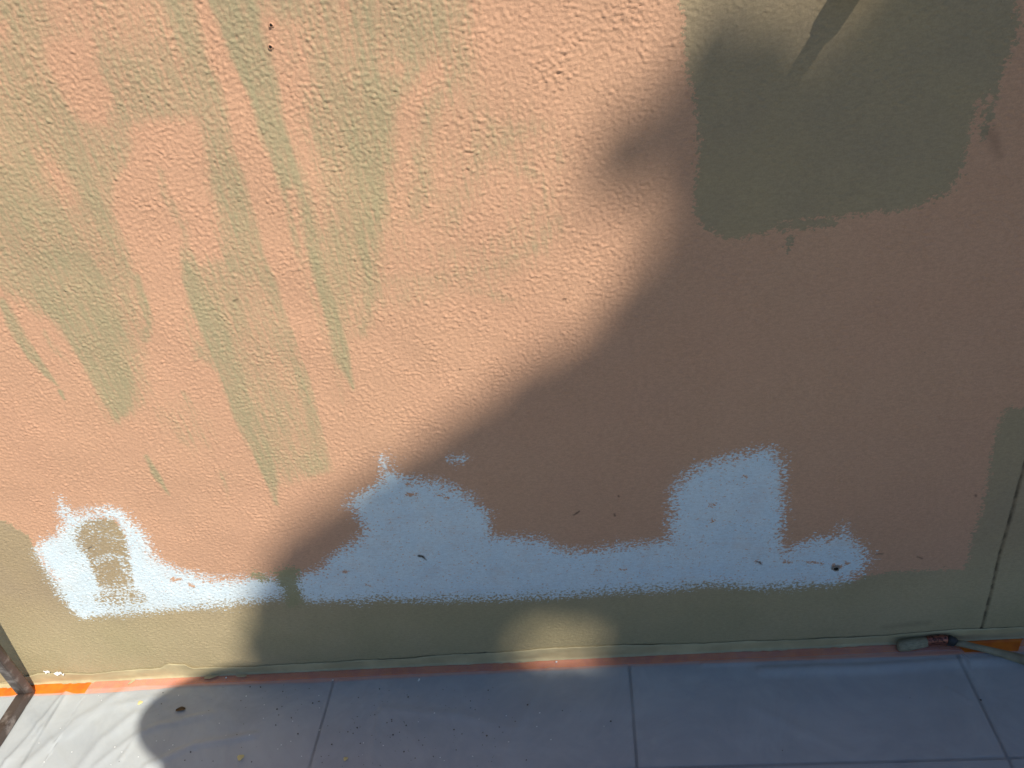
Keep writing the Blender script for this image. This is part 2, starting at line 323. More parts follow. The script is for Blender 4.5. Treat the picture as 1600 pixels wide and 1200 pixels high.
# --- dark marks: dirty joint, smears, scratches, plus painted shade of the strip's gaps
JX = float(np.mean([w2(1597, 740)[0], w2(1535, 975)[0]]))
jd = np.abs(GX-JX-0.0006*at(nD)-0.0002*at(nE)); joint = np.clip(1.5-jd/0.0023, 0, 1); joint[GZ < 0.03] = 0
dirt_shade = np.maximum(dirt_shade, joint*(0.52+0.20*np.clip(at(nC), -1, 1)))
for c, wv, a, s in (([(1546, 206), (1553, 222), (1562, 243)], [3, 4, 1], 0.33, 0.016), ([(1380, 980), (1430, 975), (1452, 973)], [1, 3, 1], 0.3, 0.016), ([(725, 1022), (758, 1020)], [1, 1.5], 0.9, 0.003),  # strokes at the strip's top edge paint the shade of its gaps
                    ([(905, 799), (900, 803), (896, 805)], [1.1, 1.1, .8], 0.8, 0.002), ([(966, 774), (967, 776)], [.8, .8], 0.9, 0.002), ([(960, 803), (961, 806)], [1.1, 1.1], 0.75, 0.002), ([(1370, 866), (1380, 866)], [1, .6], 0.8, 0.002),
                    ([(1433, 870), (1441, 873)], [.8, .8], 0.8, 0.002), ([(1524, 773), (1525, 775)], [1.2, 1.2], 0.7, 0.002), ([(365, 470), (372, 467)], [1, 1], 0.7, 0.002), ([(880, 467), (884, 467)], [1, 1], 0.9, 0.002), ([(718, 577), (719, 578)], [1, 1], 0.9, 0.002),
                    ([(655, 869), (660, 870), (666, 876)], [2.4, 2.2, .6], 1.0, 0.0022), ([(138, 857), (143, 854)], [.8, 1], 0.9, 0.002), ([(1182, 877), (1187, 878), (1190, 882)], [1, 1.4, .6], 0.95, 0.002)):
    sl, v = stroke(c, wv); dirt_shade[sl] = np.maximum(dirt_shade[sl], np.clip(0.5+v/s, 0, 1)*a)

# --- relief: heavier high on the wall, finer and smoother under thick paint and near the floor
amp = 0.00096*np.clip(0.62+0.30*GZ+0.06*at(nM), 0.35, 1.2)
solid = np.clip(0.5+np.maximum(olive, white)/0.02, 0, 1)
amp *= 1-0.30*solid
amp *= np.clip(0.35+GZ/0.10*0.65, 0.3, 1)
band = np.clip(1-GZ/0.16, 0, 1)
relief = plaster
brush = at(nS)*0.00012*np.clip(solid+band, 0, 1)
bulge = 0.0010*at(nD)*np.clip((GZ-0.02)/0.2, 0, 1) + 0.00015*at(nM)
H = relief*amp + brush + bulge*0.6 + np.clip(solid, 0, 1)*0.00015
H -= 0.0028*joint
H[:, [0, -1]] = 0
stn = empty('stucco_wall')
tag(stn, 'peach stucco garden wall with olive streaks and ragged white primer above the floor', 'wall')
P = np.stack([GX, -H, GZ], -1)
me = grid_mesh('stucco_face', P[:, :, :])
def fattr(me, name, A):
    a = me.attributes.new(name, 'FLOAT', 'POINT'); a.data.foreach_set('value', np.ascontiguousarray(A, np.float32).reshape(-1))
fattr(me, 'wash', wash); fattr(me, 'olive', np.clip(olive, -.1, .1)*20); fattr(me, 'white', np.clip(white, -.1, .1)*20)
fattr(me, 'over', np.clip(over, -.1, .1)*20); fattr(me, 'bare', np.clip(bare, -.1, .1)*20); fattr(me, 'dirt_shade', dirt_shade)
fattr(me, 'relief', relief); fattr(me, 'scuff', sc_f)
t = NT('painted_stucco')
fine = t.noise(420, 2, 0.6); mid = t.noise(130, 3, 0.6, t.mapping((0.7, 1, 1.15))); big = t.noise(2.2, 4, 0.55); rel = t.attr('relief')
pk = t.mix(t.ramp(big, 0.35, 0.65), (0.615, 0.356, 0.236), (0.622, 0.370, 0.243))
pk = t.mix(t.ramp(t.noise(9, 5, 0.6), 0.45, 0.75, 0, 0.35), pk, (0.58, 0.340, 0.220))
ol = t.mix(t.ramp(t.noise(6, 5, 0.6), 0.35, 0.7), (0.385, 0.300, 0.198), (0.425, 0.328, 0.202))
sx = t.new('ShaderNodeSeparateXYZ'); t.t.links.new(t.coord(), sx.inputs[0])
ol = t.mix(t.ramp(sx.outputs[2], 0.12, 0.30, 0.85, 0.0), ol, t.mix(t.ramp(t.noise(3.2, 5, .6), .35, .7), (0.43, 0.365, 0.212), (0.485, 0.395, 0.243)))
# wash: olive pigment sitting on the lumps, peach left in the creases
cov = t.math('ADD', t.attr('wash'), t.math('MULTIPLY', t.math('SUBTRACT', mid, 0.5), 0.55))
cov = t.math('ADD', cov, t.math('MULTIPLY', rel, 0.10))
cov = t.math('ADD', cov, t.math('MULTIPLY', t.math('SUBTRACT', t.noise(28, 3), 0.5), 0.30))
strk = t.noise(1.0, 5, 0.62, t.mapping((150, 1, 9), (0, math.radians(-17), 0)), 0.4)      # bristle drag along the strokes
cov = t.math('ADD', cov, t.math('MULTIPLY', t.math('SUBTRACT', strk, 0.5), 1.35))
cov = t.math('ADD', cov, t.math('MULTIPLY', t.math('SUBTRACT', t.noise(4.5, 4, .6), 0.5), 0.5))
washf = t.math('MULTIPLY', t.ramp(cov, 0.05, 1.12), t.ramp(t.attr('wash'), 0.0, 0.12))
col = t.mix(washf, pk, t.mix(t.ramp(big, .3, .7), (0.385, 0.325, 0.205), (0.41, 0.345, 0.21)))
def edge(att, kr, kn, sharp=0.12, kf=0.5, off=0.0):
    v = t.math('ADD', t.attr(att), t.math('MULTIPLY', rel, kr))
    v = t.math('ADD', v, t.math('MULTIPLY', t.math('SUBTRACT', mid, 0.5), kn))
    v = t.math('ADD', v, t.math('MULTIPLY', t.math('SUBTRACT', fine, 0.5), kf))
    return v, t.ramp(v, off-sharp, off+sharp)
_, fo = edge('olive', 0.10, 0.55, 0.05, 0.35)
col = t.mix(fo, col, ol)
wa = t.math('ADD', t.attr('white'), t.math('MULTIPLY', rel, 0.18))
wa = t.math('ADD', wa, t.math('MULTIPLY', t.math('SUBTRACT', mid, 0.5), 0.8))
wa = t.math('ADD', wa, t.math('MULTIPLY', t.math('SUBTRACT', t.noise(240, 3, 0.75, t.mapping((0.65, 1, 1.3))), 0.5), t.ramp(t.noise(11, 3, .5), .38, .62, 1.1, 2.8)))
wa = t.math('ADD', wa, t.math('MULTIPLY', t.math('SUBTRACT', t.noise(1.0, 3, .6, t.mapping((30, 1, 260), (0, math.radians(4), 0))), 0.5), 0.35))
fw = t.ramp(wa, -0.14, 0.16)
# dry, dragged fringe: only the raised grains took the primer
sc1 = t.math('ADD', t.math('MULTIPLY', rel, 0.5), t.math('MULTIPLY', t.math('SUBTRACT', t.noise(260, 3, 0.7, t.mapping((0.6, 1, 1.4))), 0.5), 3.2))
fs_ = t.ramp(t.math('ADD', sc1, t.math('MULTIPLY', t.math('SUBTRACT', t.attr('scuff'), 0.62), 1.4)), -0.05, 0.15)
fs_ = t.math('MULTIPLY', fs_, t.ramp(t.attr('scuff'), 0.05, 0.3))
fs_ = t.math('MULTIPLY', fs_, t.ramp(t.attr('white'), -0.45, -0.05))
fw = t.math('MAXIMUM', fw, fs_)
# pinholes the roller missed
pin = t.ramp(t.math('ADD', rel, t.math('MULTIPLY', t.noise(300, 1, 0.5, t.mapping((0.45, 1, 1.5))), 2.2)), 0.32, 0.46)
fw = t.math('MULTIPLY', fw, t.math('ADD', t.math('MULTIPLY', pin, 0.6), 0.4))
fw = t.math('MULTIPLY', fw, t.ramp(t.math('ADD', t.noise(16, 5, .65), t.math('MULTIPLY', t.noise(1.0, 3, .6, t.mapping((20, 1, 140))), .5)), .45, .80, 0.80, 1.0))     # lap marks, thin passes
_, fb = edge('bare', 0.05, 0.42, 0.03, 0.35, 0.02)
fw = t.math('MULTIPLY', fw, t.math('SUBTRACT', 1.0, fb))
col = t.mix(fw, col, t.mix(t.ramp(t.noise(20, 4), .3, .7), (0.69, 0.81, 0.90), (0.74, 0.835, 0.90)))
_, fv = edge('over', 0.2, 0.9, 0.06, 0.8)
col = t.mix(t.math('MULTIPLY', fv, 0.95), col, (0.36, 0.33, 0.19))
col = t.mix(t.attr('dirt_shade'), col, (0.045, 0.032, 0.021))
spk = t.ramp(t.noise(170, 1, 0.3), 0.80, 0.83)
col = t.mix(t.math('MULTIPLY', spk, 0.3), col, (0.05, 0.035, 0.03))
grn = t.math('ADD', t.math('MULTIPLY', t.noise(520, 2, .7), .5), t.math('MULTIPLY', t.noise(190, 3, .65, t.mapping((.6, 1, 1.5))), .5))
col = t.mul(col, t.math('MULTIPLY', t.ramp(grn, .36, .64, .90, 1.07), t.ramp(t.noise(1.6, 5, .6), .3, .7, .965, 1.03)))   # grain painted in so the texture shows in shade, plus roller mottle
t.base(col); t.rough(t.ramp(fine, .2, .8, .62, .85)); t.spec(0.25)
hb = t.math('ADD', t.noise(650, 3, 0.65), t.math('MULTIPLY', mid, 0.8))
t.bump(hb, 0.8, 0.0010)
MWALL = t.m
link('stucco_face', me, MWALL, stn)
core = simple('wall_masonry', (0.42, 0.30, 0.22), 0.9)
link('wall_core', bm_mesh('wall_core', box_bm((6.6, 0.24, 2.70), (0.1, 0.128, 1.35))), core, stn)
link('coping', bm_mesh('coping', box_bm((6.7, 0.34, 0.06), (0.1, 0.11, 2.735), 0.008)), simple('coping_concrete', (0.4, 0.38, 0.35), 0.85), stn)
# screw holes with a raised rim, the big one burst through the primer
dark = simple('hole_shade', (0.012, 0.009, 0.007), 0.9)  # near-black colour standing for the shade inside the holes
rimm = simple('torn_plaster', (0.30, 0.27, 0.24), 0.85, bump=0.0005)
for (px, py, r) in ((424, 39, 0.0021), (423, 73, 0.0022), (1306, 888, 0.0044)):
    c = wp(px, py); vs = []; fs = []; n = 18
    prof = [(1.7, 0.0008), (1.3, -0.0004), (1.05, -0.0008), (0.95, -0.0002), (0.9, 0.0004)]
    for i, (rr, yy) in enumerate(prof):
        for k in range(n):
            a = 2*math.pi*k/n; q = 1+0.12*math.sin(3*a+px)+0.10*math.sin(7*a+py)
            vs.append((c[0]+r*rr*q*math.cos(a), yy*(0.8+0.4*math.sin(2*a+1))-0.0012, c[2]+r*rr*q*math.sin(a)*0.9))
    for i in range(len(prof)-1):
        for k in range(n): fs.append((i*n+k, i*n+(k+1) % n, (i+1)*n+(k+1) % n, (i+1)*n+k))
    hm = mesh('anchor_hole', vs, fs, True)
    h = link('anchor_hole', hm, MWALL if px < 1000 else rimm, stn)
    if px < 1000:
        for nm, v_ in (('wash', 0.1), ('olive', -2), ('white', -2), ('over', -2), ('bare', -2), ('dirt_shade', 0), ('relief', 0), ('scuff', 0)): fattr(hm, nm, np.full(len(vs), v_))
    pl = [(c[0]+r*.95*math.cos(2*math.pi*k/n), -0.0015, c[2]+r*.9*math.sin(2*math.pi*k/n)) for k in range(n)]
    link('hole_shade_disc', mesh('hole_shade_disc', pl, [tuple(range(n))]), dark, h)  # flat dark disc instead of a shaded recess

# ================================================================== THE FLOOR
lawn = simple('lawn_grass', (0.06, 0.09, 0.03), 0.95, var=0.4, scale=8)
tag(link('ground', mesh('ground', [(-300, -300, -0.06), (300, -300, -0.06), (300, 300, -0.06), (-300, 300, -0.06)], [(0, 1, 2, 3)]), lawn), kind='structure')
floor = link('floor', bm_mesh('floor', box_bm((6.6, 3.6, 0.10), (0.1, -1.81, -0.0565))), simple('grout', (0.06, 0.065, 0.075), 0.95, bump=0.0004)); tag(floor, kind='structure')
tt = NT('grey_tile'); tn = tt.noise(3.5, 6, 0.6, tt.mapping((1, 2.2, 1)))
tt.base(tt.mix(tt.ramp(tn, 0.3, 0.7), (0.30, 0.325, 0.35), (0.40, 0.42, 0.435))); tt.rough(0.45); tt.bump(tt.noise(120, 3), 0.3, 0.0004)
MT = tt.m
jx = [fl(522, 1065)[0], fl(985, 1042)[0], fl(1497, 1022)[0]]; x0 = float(np.mean([jx[0]+0.6, jx[1], jx[2]-0.6])) + 0.0
if True:
    x0 = jx[1]-0.002
G = 0.006
rows = [(-0.2305, -0.002)] + [(-0.2305-0.6*(k+1), -0.2305-0.6*k) for k in range(5)]
tm = {}
for r_i, (ya, yb) in enumerate(rows):
    for c_i in range(-5, 6):
        w_, d_ = 0.6-G, (yb-ya)-G
        if r_i == 0 or 1:
            key = round(d_, 3)
            if key not in tm:
                tm[key] = bm_mesh('tile', box_bm((w_, d_, 0.009), (0, 0, -0.0045), 0.0009, 1)); tm[key].materials.append(MT)
        o = bpy.data.objects.new('tile', tm[key]); COL.objects.link(o); o.parent = floor
        o.location = (x0+0.6*c_i+0.3, (ya+yb)/2, 0.0+random.uniform(-.0003, .0003))
        if not (-3.0 < o.location.x < 3.2): bpy.data.objects.remove(o)

# ------------------------------------------------------------------ tapes along the foot of the wall
def strip(name, pts, mat, parent=None, smooth=True):
    """pts rows x cols x 3 + 1.0 mm thickness below"""
    me = grid_mesh(name, pts, smooth); o = link(name, me, mat, parent)
    md = o.modifiers.new('thickness', 'SOLIDIFY'); md.thickness = 0.0004; md.offset = -1; return o
to = NT('orange_tape'); to.base(to.mix(to.ramp(to.noise(40, 4), .35, .7), (0.86, 0.215, 0.018), (0.72, 0.15, 0.02))); to.rough(0.42); to.bump(to.noise(70, 3, .5, to.mapping((.4, 1.6, 1))), 0.5, 0.001)
def sm(x, seed, lam, a):
    r = np.random.RandomState(seed); return sum(a/(i+1)*np.sin(2*np.pi*x/(lam/(i+1))*r.uniform(.8, 1.2)+r.uniform(0, 6.28)) for i in range(4))
X = np.arange(-2.2, 2.2, 0.004)
edge_y = -0.0205 - 0.0008*np.sin(X*3) + sm(X, 3, 0.6, 0.0007)
# the measured lower edge of the tape
kx = np.array([fl(*p)[0] for p in [(0, 1090), (140, 1084), (200, 1081), (300, 1073), (500, 1066), (780, 1052), (985, 1041), (1190, 1035), (1400, 1027), (1600, 1019)]])
ky = np.array([fl(*p)[1] for p in [(0, 1090), (140, 1084), (200, 1081), (300, 1073), (500, 1066), (780, 1052), (985, 1041), (1190, 1035), (1400, 1027), (1600, 1019)]])
EY = np.interp(X, kx, ky) + sm(X, 5, 0.5, 0.0005)
rowsP = []
for u in np.linspace(0, 1, 8):
    y = EY*(1-u) + (-0.0006)*u
    z = 0.0012 + 0.0004*np.sin(X*90+u*9)*0 + np.maximum(0, sm(X, int(9+u*3), 0.13, 0.0005)) + (0.004*np.clip((u-.75)*4, 0, 1)**2)
    rowsP.append(np.stack([X, y, z], -1))
tape = strip('orange_tape', np.array(rowsP)[::-1].copy(), to.m)
tag(tape, 'long orange masking tape stuck on floor tiles along foot of the wall', 'tape')

# paper/film strip on the foot of the wall, over-painted
tp = NT('overpainted_tape'); pnz = tp.noise(14, 5, .6)
tp.base(tp.mix(tp.ramp(pnz, .35, .7), (0.44, 0.375, 0.225), (0.56, 0.48, 0.29))); tp.rough(0.6)
tp.bump(tp.noise(60, 4, .6, tp.mapping((.35, 1, 2.0))), 0.6, 0.0012)
tkx = []; tkz = []
for p in [(0, 1066), (60, 1051), (100, 1050), (140, 1052), (200, 1046), (250, 1042), (262, 1036), (290, 1037), (300, 1042), (400, 1040), (500, 1034), (600, 1029), (700, 1022), (780, 1018), (900, 1009), (1000, 1006), (1100, 1004), (1190, 1000), (1300, 996), (1400, 990), (1500, 982), (1600, 978)]:
    q = wp(*p); tkx.append(q[0]); tkz.append(q[2])
TZ = np.interp(X, tkx, tkz) + sm(X, 15, 0.21, 0.0008) + sm(X, 16, 0.03, 0.0004)
BX = []; BY = []
for p in [(0, 1078), (56, 1070), (66, 1058), (78, 1066), (100, 1070), (118, 1069), (140, 1067), (200, 1066), (250, 1062), (300, 1055), (360, 1054), (500, 1047), (600, 1043), (700, 1041), (800, 1040), (880, 1028), (980, 1024), (1190, 1021), (1400, 1010), (1500, 1004), (1600, 992)]:
    q = fl(*p); BX.append(q[0]); BY.append(q[1])
YB = np.minimum(np.interp(X, BX, BY), 0.0) - 0.002 + sm(X, 17, 0.11, 0.0016) + sm(X, 18, 0.023, 0.0008) - 0.004*np.maximum(0, sm(X, 19, 0.31, 1.0)-1.0)
YB = np.minimum(np.where(X < fl(150, 1067)[0], YB, YB*0.62), -0.0045)
rowsP = []; NR = 14
lift = np.maximum(0, sm(X, 21, 0.35, 0.0014)-0.0006)
for i, u in enumerate(np.linspace(0, 1, NR)):
    if u < 0.6:                                   # on the wall
        v = u/0.6; z = TZ*(1-v)+0.0065*v; y = -0.0014 - lift*(1-v)**1.5 - 0.0008*np.sin(v*5+X*31)*v - np.abs(sm(X, 22+i, 0.19, 0.0003))
    else:                                         # turns out over the tape
        v = (u-0.6)/0.4; z = 0.0065*(1-v)+0.0052*v+np.abs(sm(X, 41+i//4, 0.06, 0.0004))*v; y = -0.0030*(1-v)+YB*v
    rowsP.append(np.stack([X, y+0*X, z+0*X], -1))
ms = strip('masking_strip', np.array(rowsP), tp.m)
tag(ms, 'wrinkled cream overpainted paper strip folded along foot of the wall above orange tape', 'masking paper')
# torn flakes of the over-painted paper lying on the tape
for (px, py, a, b, rz) in ((330, 1057, 0.022, 0.006, 0.2), (378, 1056, 0.016, 0.005, -0.1), (438, 1048, 0.012, 0.003, 0.1), (205, 1066, 0.010, 0.004, 0.7)):
    c = fl(px, py, 0.0072); n = 11
    vs = [(a*math.cos(2*math.pi*k/n)*random.uniform(.65, 1), b*math.sin(2*math.pi*k/n)*random.uniform(.6, 1), random.uniform(0, .0012)) for k in range(n)]
    o = link('paint_flake', mesh('paint_flake', vs, [tuple(range(n))]), tp.m); o.location = c; o.rotation_euler[2] = rz
    md = o.modifiers.new('thickness', 'SOLIDIFY'); md.thickness = 0.0004
    lab = {330: 'larger cream paint flake over the orange tape at edge of the round shadow', 378: 'cream paint flake on pink tape just right of the round shadow', 438: 'thin cream paint flake on tape where the wall shadow starts', 205: 'small tilted cream paint flake on sunlit pink tape left of the round shadow'}[px]
    tag(o, lab, 'paint flake')

# crumpled white scraps of torn sheet caught at the wall foot by the frame
scrap_m = simple('torn_white_film', (0.78, 0.79, 0.80), 0.4)
for (px, py, a, lab) in ((74, 1048, 0.006, 'tiny upright torn white film scrap nearest the steel frame at the wall foot'), (93, 1050, 0.009, 'curled torn white film scrap above the bare orange tape at the wall foot')):
    c = wp(px, py, -0.004); rs = np.random.RandomState(int(px)); vs = []; fs = []
    for i in range(6):
        for j in range(4): vs.append(((i-2.5)/2.5*a+rs.normal(0, a*.12), -0.002-abs(rs.normal(0, a*.25)), (j-1.5)/1.5*a*.45*(1-.25*abs(i-2.5)/2.5)+rs.normal(0, a*.14)-a*.25*(i-2.5)/2.5))
    for i in range(5):
        for j in range(3): fs.append((i*4+j, (i+1)*4+j, (i+1)*4+j+1, i*4+j+1))
    o = link('film_scrap', mesh('film_scrap', vs, fs), scrap_m); o.location = c; o.modifiers.new('thickness', 'SOLIDIFY').thickness = 0.0003
    tag(o, lab, 'film scrap')

# ------------------------------------------------------------------ clear plastic dust sheet over tiles and tape
FX = np.concatenate([np.arange(-2.3, -1.42, 0.02), np.arange(-1.42, 0.9, 0.004), np.arange(0.9, 2.3, 0.02)])
FT = np.interp(FX, [-2.3, fl(0, 1090)[0], fl(58, 1086)[0], fl(64, 1086)[0], fl(134, 1085)[0], fl(139, 1073)[0], fl(1496, 1010)[0], fl(1503, 1022)[0], fl(1590, 1020)[0], fl(1600, 1005)[0], 2.3],
                  [fl(0, 1090)[1]]*2 + [fl(58, 1086)[1], fl(64, 1086)[1], fl(134, 1085)[1], -0.003, -0.003, fl(1503, 1022)[1], fl(1590, 1020)[1], -0.004, -0.003])
FT = np.minimum(FT + np.minimum(0, sm(FX, 31, 0.2, 0.0016)+0.001), -0.003)
V = np.concatenate([np.linspace(0, 1, 110)**1.0*0.38, 0.38+np.linspace(0.02, 1, 40)*1.1])
PX = np.broadcast_to(FX, (len(V), len(FX))).copy(); PY = FT[None, :]-V[:, None]; PZ = np.full(PX.shape, 0.0036)
def ridge(pts, w, h):
    Q = [fl(*p)[:2] for p in pts]; best = np.full(PX.shape, 1e9)
    for (ax, ay), (bx, by) in zip(Q[:-1], Q[1:]):
        ex, ey = bx-ax, by-ay; L = ex*ex+ey*ey; tt_ = np.clip(((PX-ax)*ex+(PY-ay)*ey)/L, 0, 1)
        best = np.minimum(best, (PX-ax-tt_*ex)**2+(PY-ay-tt_*ey)**2)
    return h*np.exp(-best/(w*w))
for pts, w_, h_ in (([(118, 1075), (90, 1100), (50, 1150), (-20, 1230)], 0.006, 0.004), ([(105, 1090), (70, 1140), (20, 1190)], 0.009, 0.003), ([(190, 1085), (120, 1130), (40, 1200)], 0.012, 0.004), ([(260, 1090), (160, 1110), (110, 1150)], 0.010, 0.003),
                    ([(330, 1120), (250, 1135), (215, 1150), (150, 1200)], 0.008, 0.003), ([(400, 1150), (300, 1168), (230, 1200)], 0.008, 0.004), ([(210, 1120), (160, 1160), (120, 1210)], 0.012, 0.004), ([(215, 1155), (190, 1190)], 0.006, 0.003),
                    ([(1190, 1050), (1350, 1046), (1500, 1036), (1640, 1030)], 0.010, 0.006), ([(1100, 1040), (1300, 1033), (1450, 1028), (1560, 1022)], 0.006, 0.003), ([(330, 1115), (290, 1125)], 0.004, 0.002), ([(1480, 1078), (1500, 1090), (1515, 1100)], 0.0022, 0.0022),
                    ([(600, 1110), (720, 1120), (800, 1140)], 0.010, 0.002), ([(860, 1050), (830, 1100), (780, 1200)], 0.010, 0.0018), ([(590, 1120), (582, 1200)], 0.008, 0.002), ([(1180, 1110), (1330, 1180)], 0.012, 0.002)):
    PZ += ridge(pts, w_, h_)
ang = 0.9
s1 = PX*math.cos(ang)+PY*math.sin(ang)
left = np.clip((-0.6-PX)/0.5, 0, 1)
PZ += left*0.0016*np.maximum(0, sm(s1, 51, 0.07, 0.9)+0.5*sm(PX, 52, 0.2, 0.6)) + 0.0006*sm(PX*1.0+PY*0.3, 53, 0.22, 0.8) + 0.0005*sm(PY, 54, 0.15, 0.8)
PZ = np.maximum(PZ, 0.0030)
nearw = np.clip(1-(-PY)/0.03, 0, 1); PZ += nearw*0.0012
fm = grid_mesh('plastic_sheet', np.stack([PX, PY, PZ], -1)[::-1].copy())
tf = NT('dust_sheet_film'); tr = tf.new('ShaderNodeBsdfTransparent'); tr.inputs[0].default_value = (0.97, 0.98, 0.99, 1)
tf.base(tf.mix(tf.ramp(tf.noise(5, 5, .6), .3, .7), (0.74, 0.80, 0.86), (0.80, 0.85, 0.88))); tf.rough(0.36); tf.spec(0.5)
tf.bump(tf.noise(22, 5, .6, tf.mapping((1, 1, 1), (0, 0, .8)), 0.6), 0.35, 0.004)
op = tf.ramp(tf.noise(7, 5, .6, None, .6), .3, .75, 0.30, 0.42)
sx = tf.new('ShaderNodeSeparateXYZ'); tf.t.links.new(tf.coord(), sx.inputs[0]); op = tf.math('MULTIPLY', op, tf.ramp(sx.outputs[1], -0.0235, -0.0185, 1.0, 0.62))   # clings to the adhesive, less milky there
mx = tf.new('ShaderNodeMixShader'); tf.set(mx.inputs[0], op); tf.t.links.new(tr.outputs[0], mx.inputs[1]); tf.t.links.new(tf.b.outputs[0], mx.inputs[2]); tf.t.links.new(mx.outputs[0], tf.out.inputs[0])
tag(link('plastic_sheet', fm, tf.m), 'milky wrinkled plastic dust sheet spread over the grey floor tiles', 'dust sheet')

# ================================================================== STEEL FRAME, lower left
st = NT('worn_steel'); sn = st.noise(30, 6, .65); sn2 = st.noise(8, 3)
st.base(st.mix(st.ramp(sn, .5, .68), st.mix(st.ramp(sn2, .4, .6), (0.065, 0.046, 0.040), (0.10, 0.078, 0.070)), (0.25, 0.215, 0.205)))
st.rough(st.ramp(sn, .3, .7, .55, .32)); st.b.inputs['Metallic'].default_value = 0.35; st.bump(sn, 0.4, 0.0008)
FR = 0.022
X1, X0 = -1.270, -1.270-FR; Ya, Yb = -0.0215, -0.0215-FR; Z0 = 0.0048
fr = empty('steel_frame', (X0+FR/2, Ya-FR/2, Z0))
tag(fr, 'dark brown square steel tube frame with its corner at the left foot of the wall', 'metal frame')
def prism(name, vs, mat, parent, bev=0.0018):
    bm = bmesh.new(); V_ = [bm.verts.new(v) for v in vs]
    for f in ((0, 1, 2, 3), (7, 6, 5, 4), (0, 4, 5, 1), (1, 5, 6, 2), (2, 6, 7, 3), (3, 7, 4, 0)): bm.faces.new([V_[i] for i in f])
    bmesh.ops.recalc_face_normals(bm, faces=bm.faces)
    bmesh.ops.bevel(bm, geom=bm.edges[:], offset=bev, segments=3, affect='EDGES')
    o = link(name, bm_mesh(name, bm), mat, parent); o.matrix_parent_inverse = Matrix.Translation(-Vector(parent.location)); return o
HT = 0.80; dX, dY = 0.29*HT, -0.22*HT                 # the upright leans out from the wall
prism('upright_tube', [(X0, Ya, Z0), (X1, Ya, Z0), (X1, Yb, Z0+FR), (X0, Yb, Z0+FR), (X0+dX, Ya+dY, HT), (X1+dX, Ya+dY, HT), (X1+dX, Yb+dY, HT-FR), (X0+dX, Yb+dY, HT-FR)], st.m, fr)
prism('floor_tube', [(X0, Ya-0.0004, Z0), (X1, Ya-0.0004, Z0), (X1, Yb-0.0004, Z0+FR), (X0, Yb-0.0004, Z0+FR), (X0, -1.1, Z0), (X1, -1.1, Z0), (X1, -1.1, Z0+FR), (X0, -1.1, Z0+FR)], st.m, fr)
prism('top_tube', [(X0+dX, Ya+dY, HT+.0004), (X1+dX, Ya+dY, HT+.0004), (X1+dX, Yb+dY, HT+.0004-FR), (X0+dX, Yb+dY, HT+.0004-FR), (X0+dX, -1.1, HT+.0004), (X1+dX, -1.1, HT+.0004), (X1+dX, -1.1, HT+.0004-FR), (X0+dX, -1.1, HT+.0004-FR)], st.m, fr)

# ================================================================== PIPE STUB, top right
pr = wp(1322, 0); PXc, PZc = 0.331, 1.1625
iron = simple('rusty_iron', (0.055, 0.032, 0.024), 0.75, 0.2, var=0.4, scale=140, bump=0.0006)
ps = empty('pipe_stub', (PXc, 0, PZc)); tag(ps, 'short rusty iron pipe stub jutting from the olive patch at the top edge', 'pipe')
def lathe_y(name, prof, n=28):
    vs = []; fs = []
    for (y, r) in prof:
        for k in range(n): a = 2*math.pi*k/n; vs.append((r*math.cos(a), y, r*math.sin(a)))
    for i in range(len(prof)-1):
        for k in range(n): fs.append((i*n+k, i*n+(k+1) % n, (i+1)*n+(k+1) % n, (i+1)*n+k))
    fs.append(tuple(range(n))); fs.append(tuple((len(prof)-1)*n+k for k in range(n-1, -1, -1)))
    return mesh(name, vs, fs, False)
link('wall_flange', lathe_y('wall_flange', [(0.002, 0.020), (-0.004, 0.0200), (-0.006, 0.0185)]), iron, ps)
link('pipe_collar', lathe_y('pipe_collar', [(-0.0061, 0.0165), (-0.030, 0.0160), (-0.034, 0.0145)]), iron, ps)
link('pipe', lathe_y('pipe', [(-0.0341, 0.0105), (-0.085, 0.0095), (-0.087, 0.0085), (-0.087, 0.006), (-0.075, 0.006)]), iron, ps)

# ================================================================== PAINT BRUSH, lower right
pb = empty('paint_brush', tuple(fl(1465, 1012, 0.0)))
tag(pb, 'old paint brush with olive caked bristles lying on the tape at lower right', 'paint brush')
pinv = Matrix.Translation(-Vector(pb.location))
def brush_part(name, px, rad, mat, n=18, lump=0.0):
    pts = [fl(a, b, z) for a, b, z in px]; vs, fs = tube(pts, rad, n)
    if lump: vs = [v + Vector((random.uniform(-lump, lump), random.uniform(-lump, lump), random.uniform(-lump, lump))) for v in vs]
    o = link(name, mesh(name, vs, fs, True), mat, pb); o.matrix_parent_inverse = pinv; return o
mbt = NT('caked_olive_paint'); bn_ = mbt.noise(1.0, 4, .7, mbt.mapping((90, 900, 500), (0, 0, .25))); mbt.base(mbt.mix(mbt.ramp(bn_, .35, .65), (0.24, 0.22, 0.15), (0.42, 0.38, 0.26))); mbt.rough(0.7); mbt.bump(bn_, 1.0, 0.0022); mb = mbt.m
mf = NT('copper_ferrule'); fnz = mf.noise(170, 4, .7); mf.base(mf.mix(mf.ramp(fnz, .5, .6), (0.33, 0.12, 0.085), (0.05, 0.02, 0.02))); mf.rough(0.3); mf.b.inputs['Metallic'].default_value = 0.6; mf.bump(fnz, 0.5, 0.0008)
mdk = simple('dark_collar', (0.03, 0.03, 0.032), 0.5)
mh = simple('painted_handle', (0.30, 0.265, 0.18), 0.55, var=0.3, scale=35, bump=0.0005)
brush_part('bristles', [(1402, 1010, .013), (1406, 1010, .013), (1418, 1008, .014), (1435, 1005, .015), (1448, 1003, .016)], [(.006, .0075), (.009, .0112), (.0095, .0122), (.0088, .0115), (.0075, .0100)], mb, 22, 0.0006)
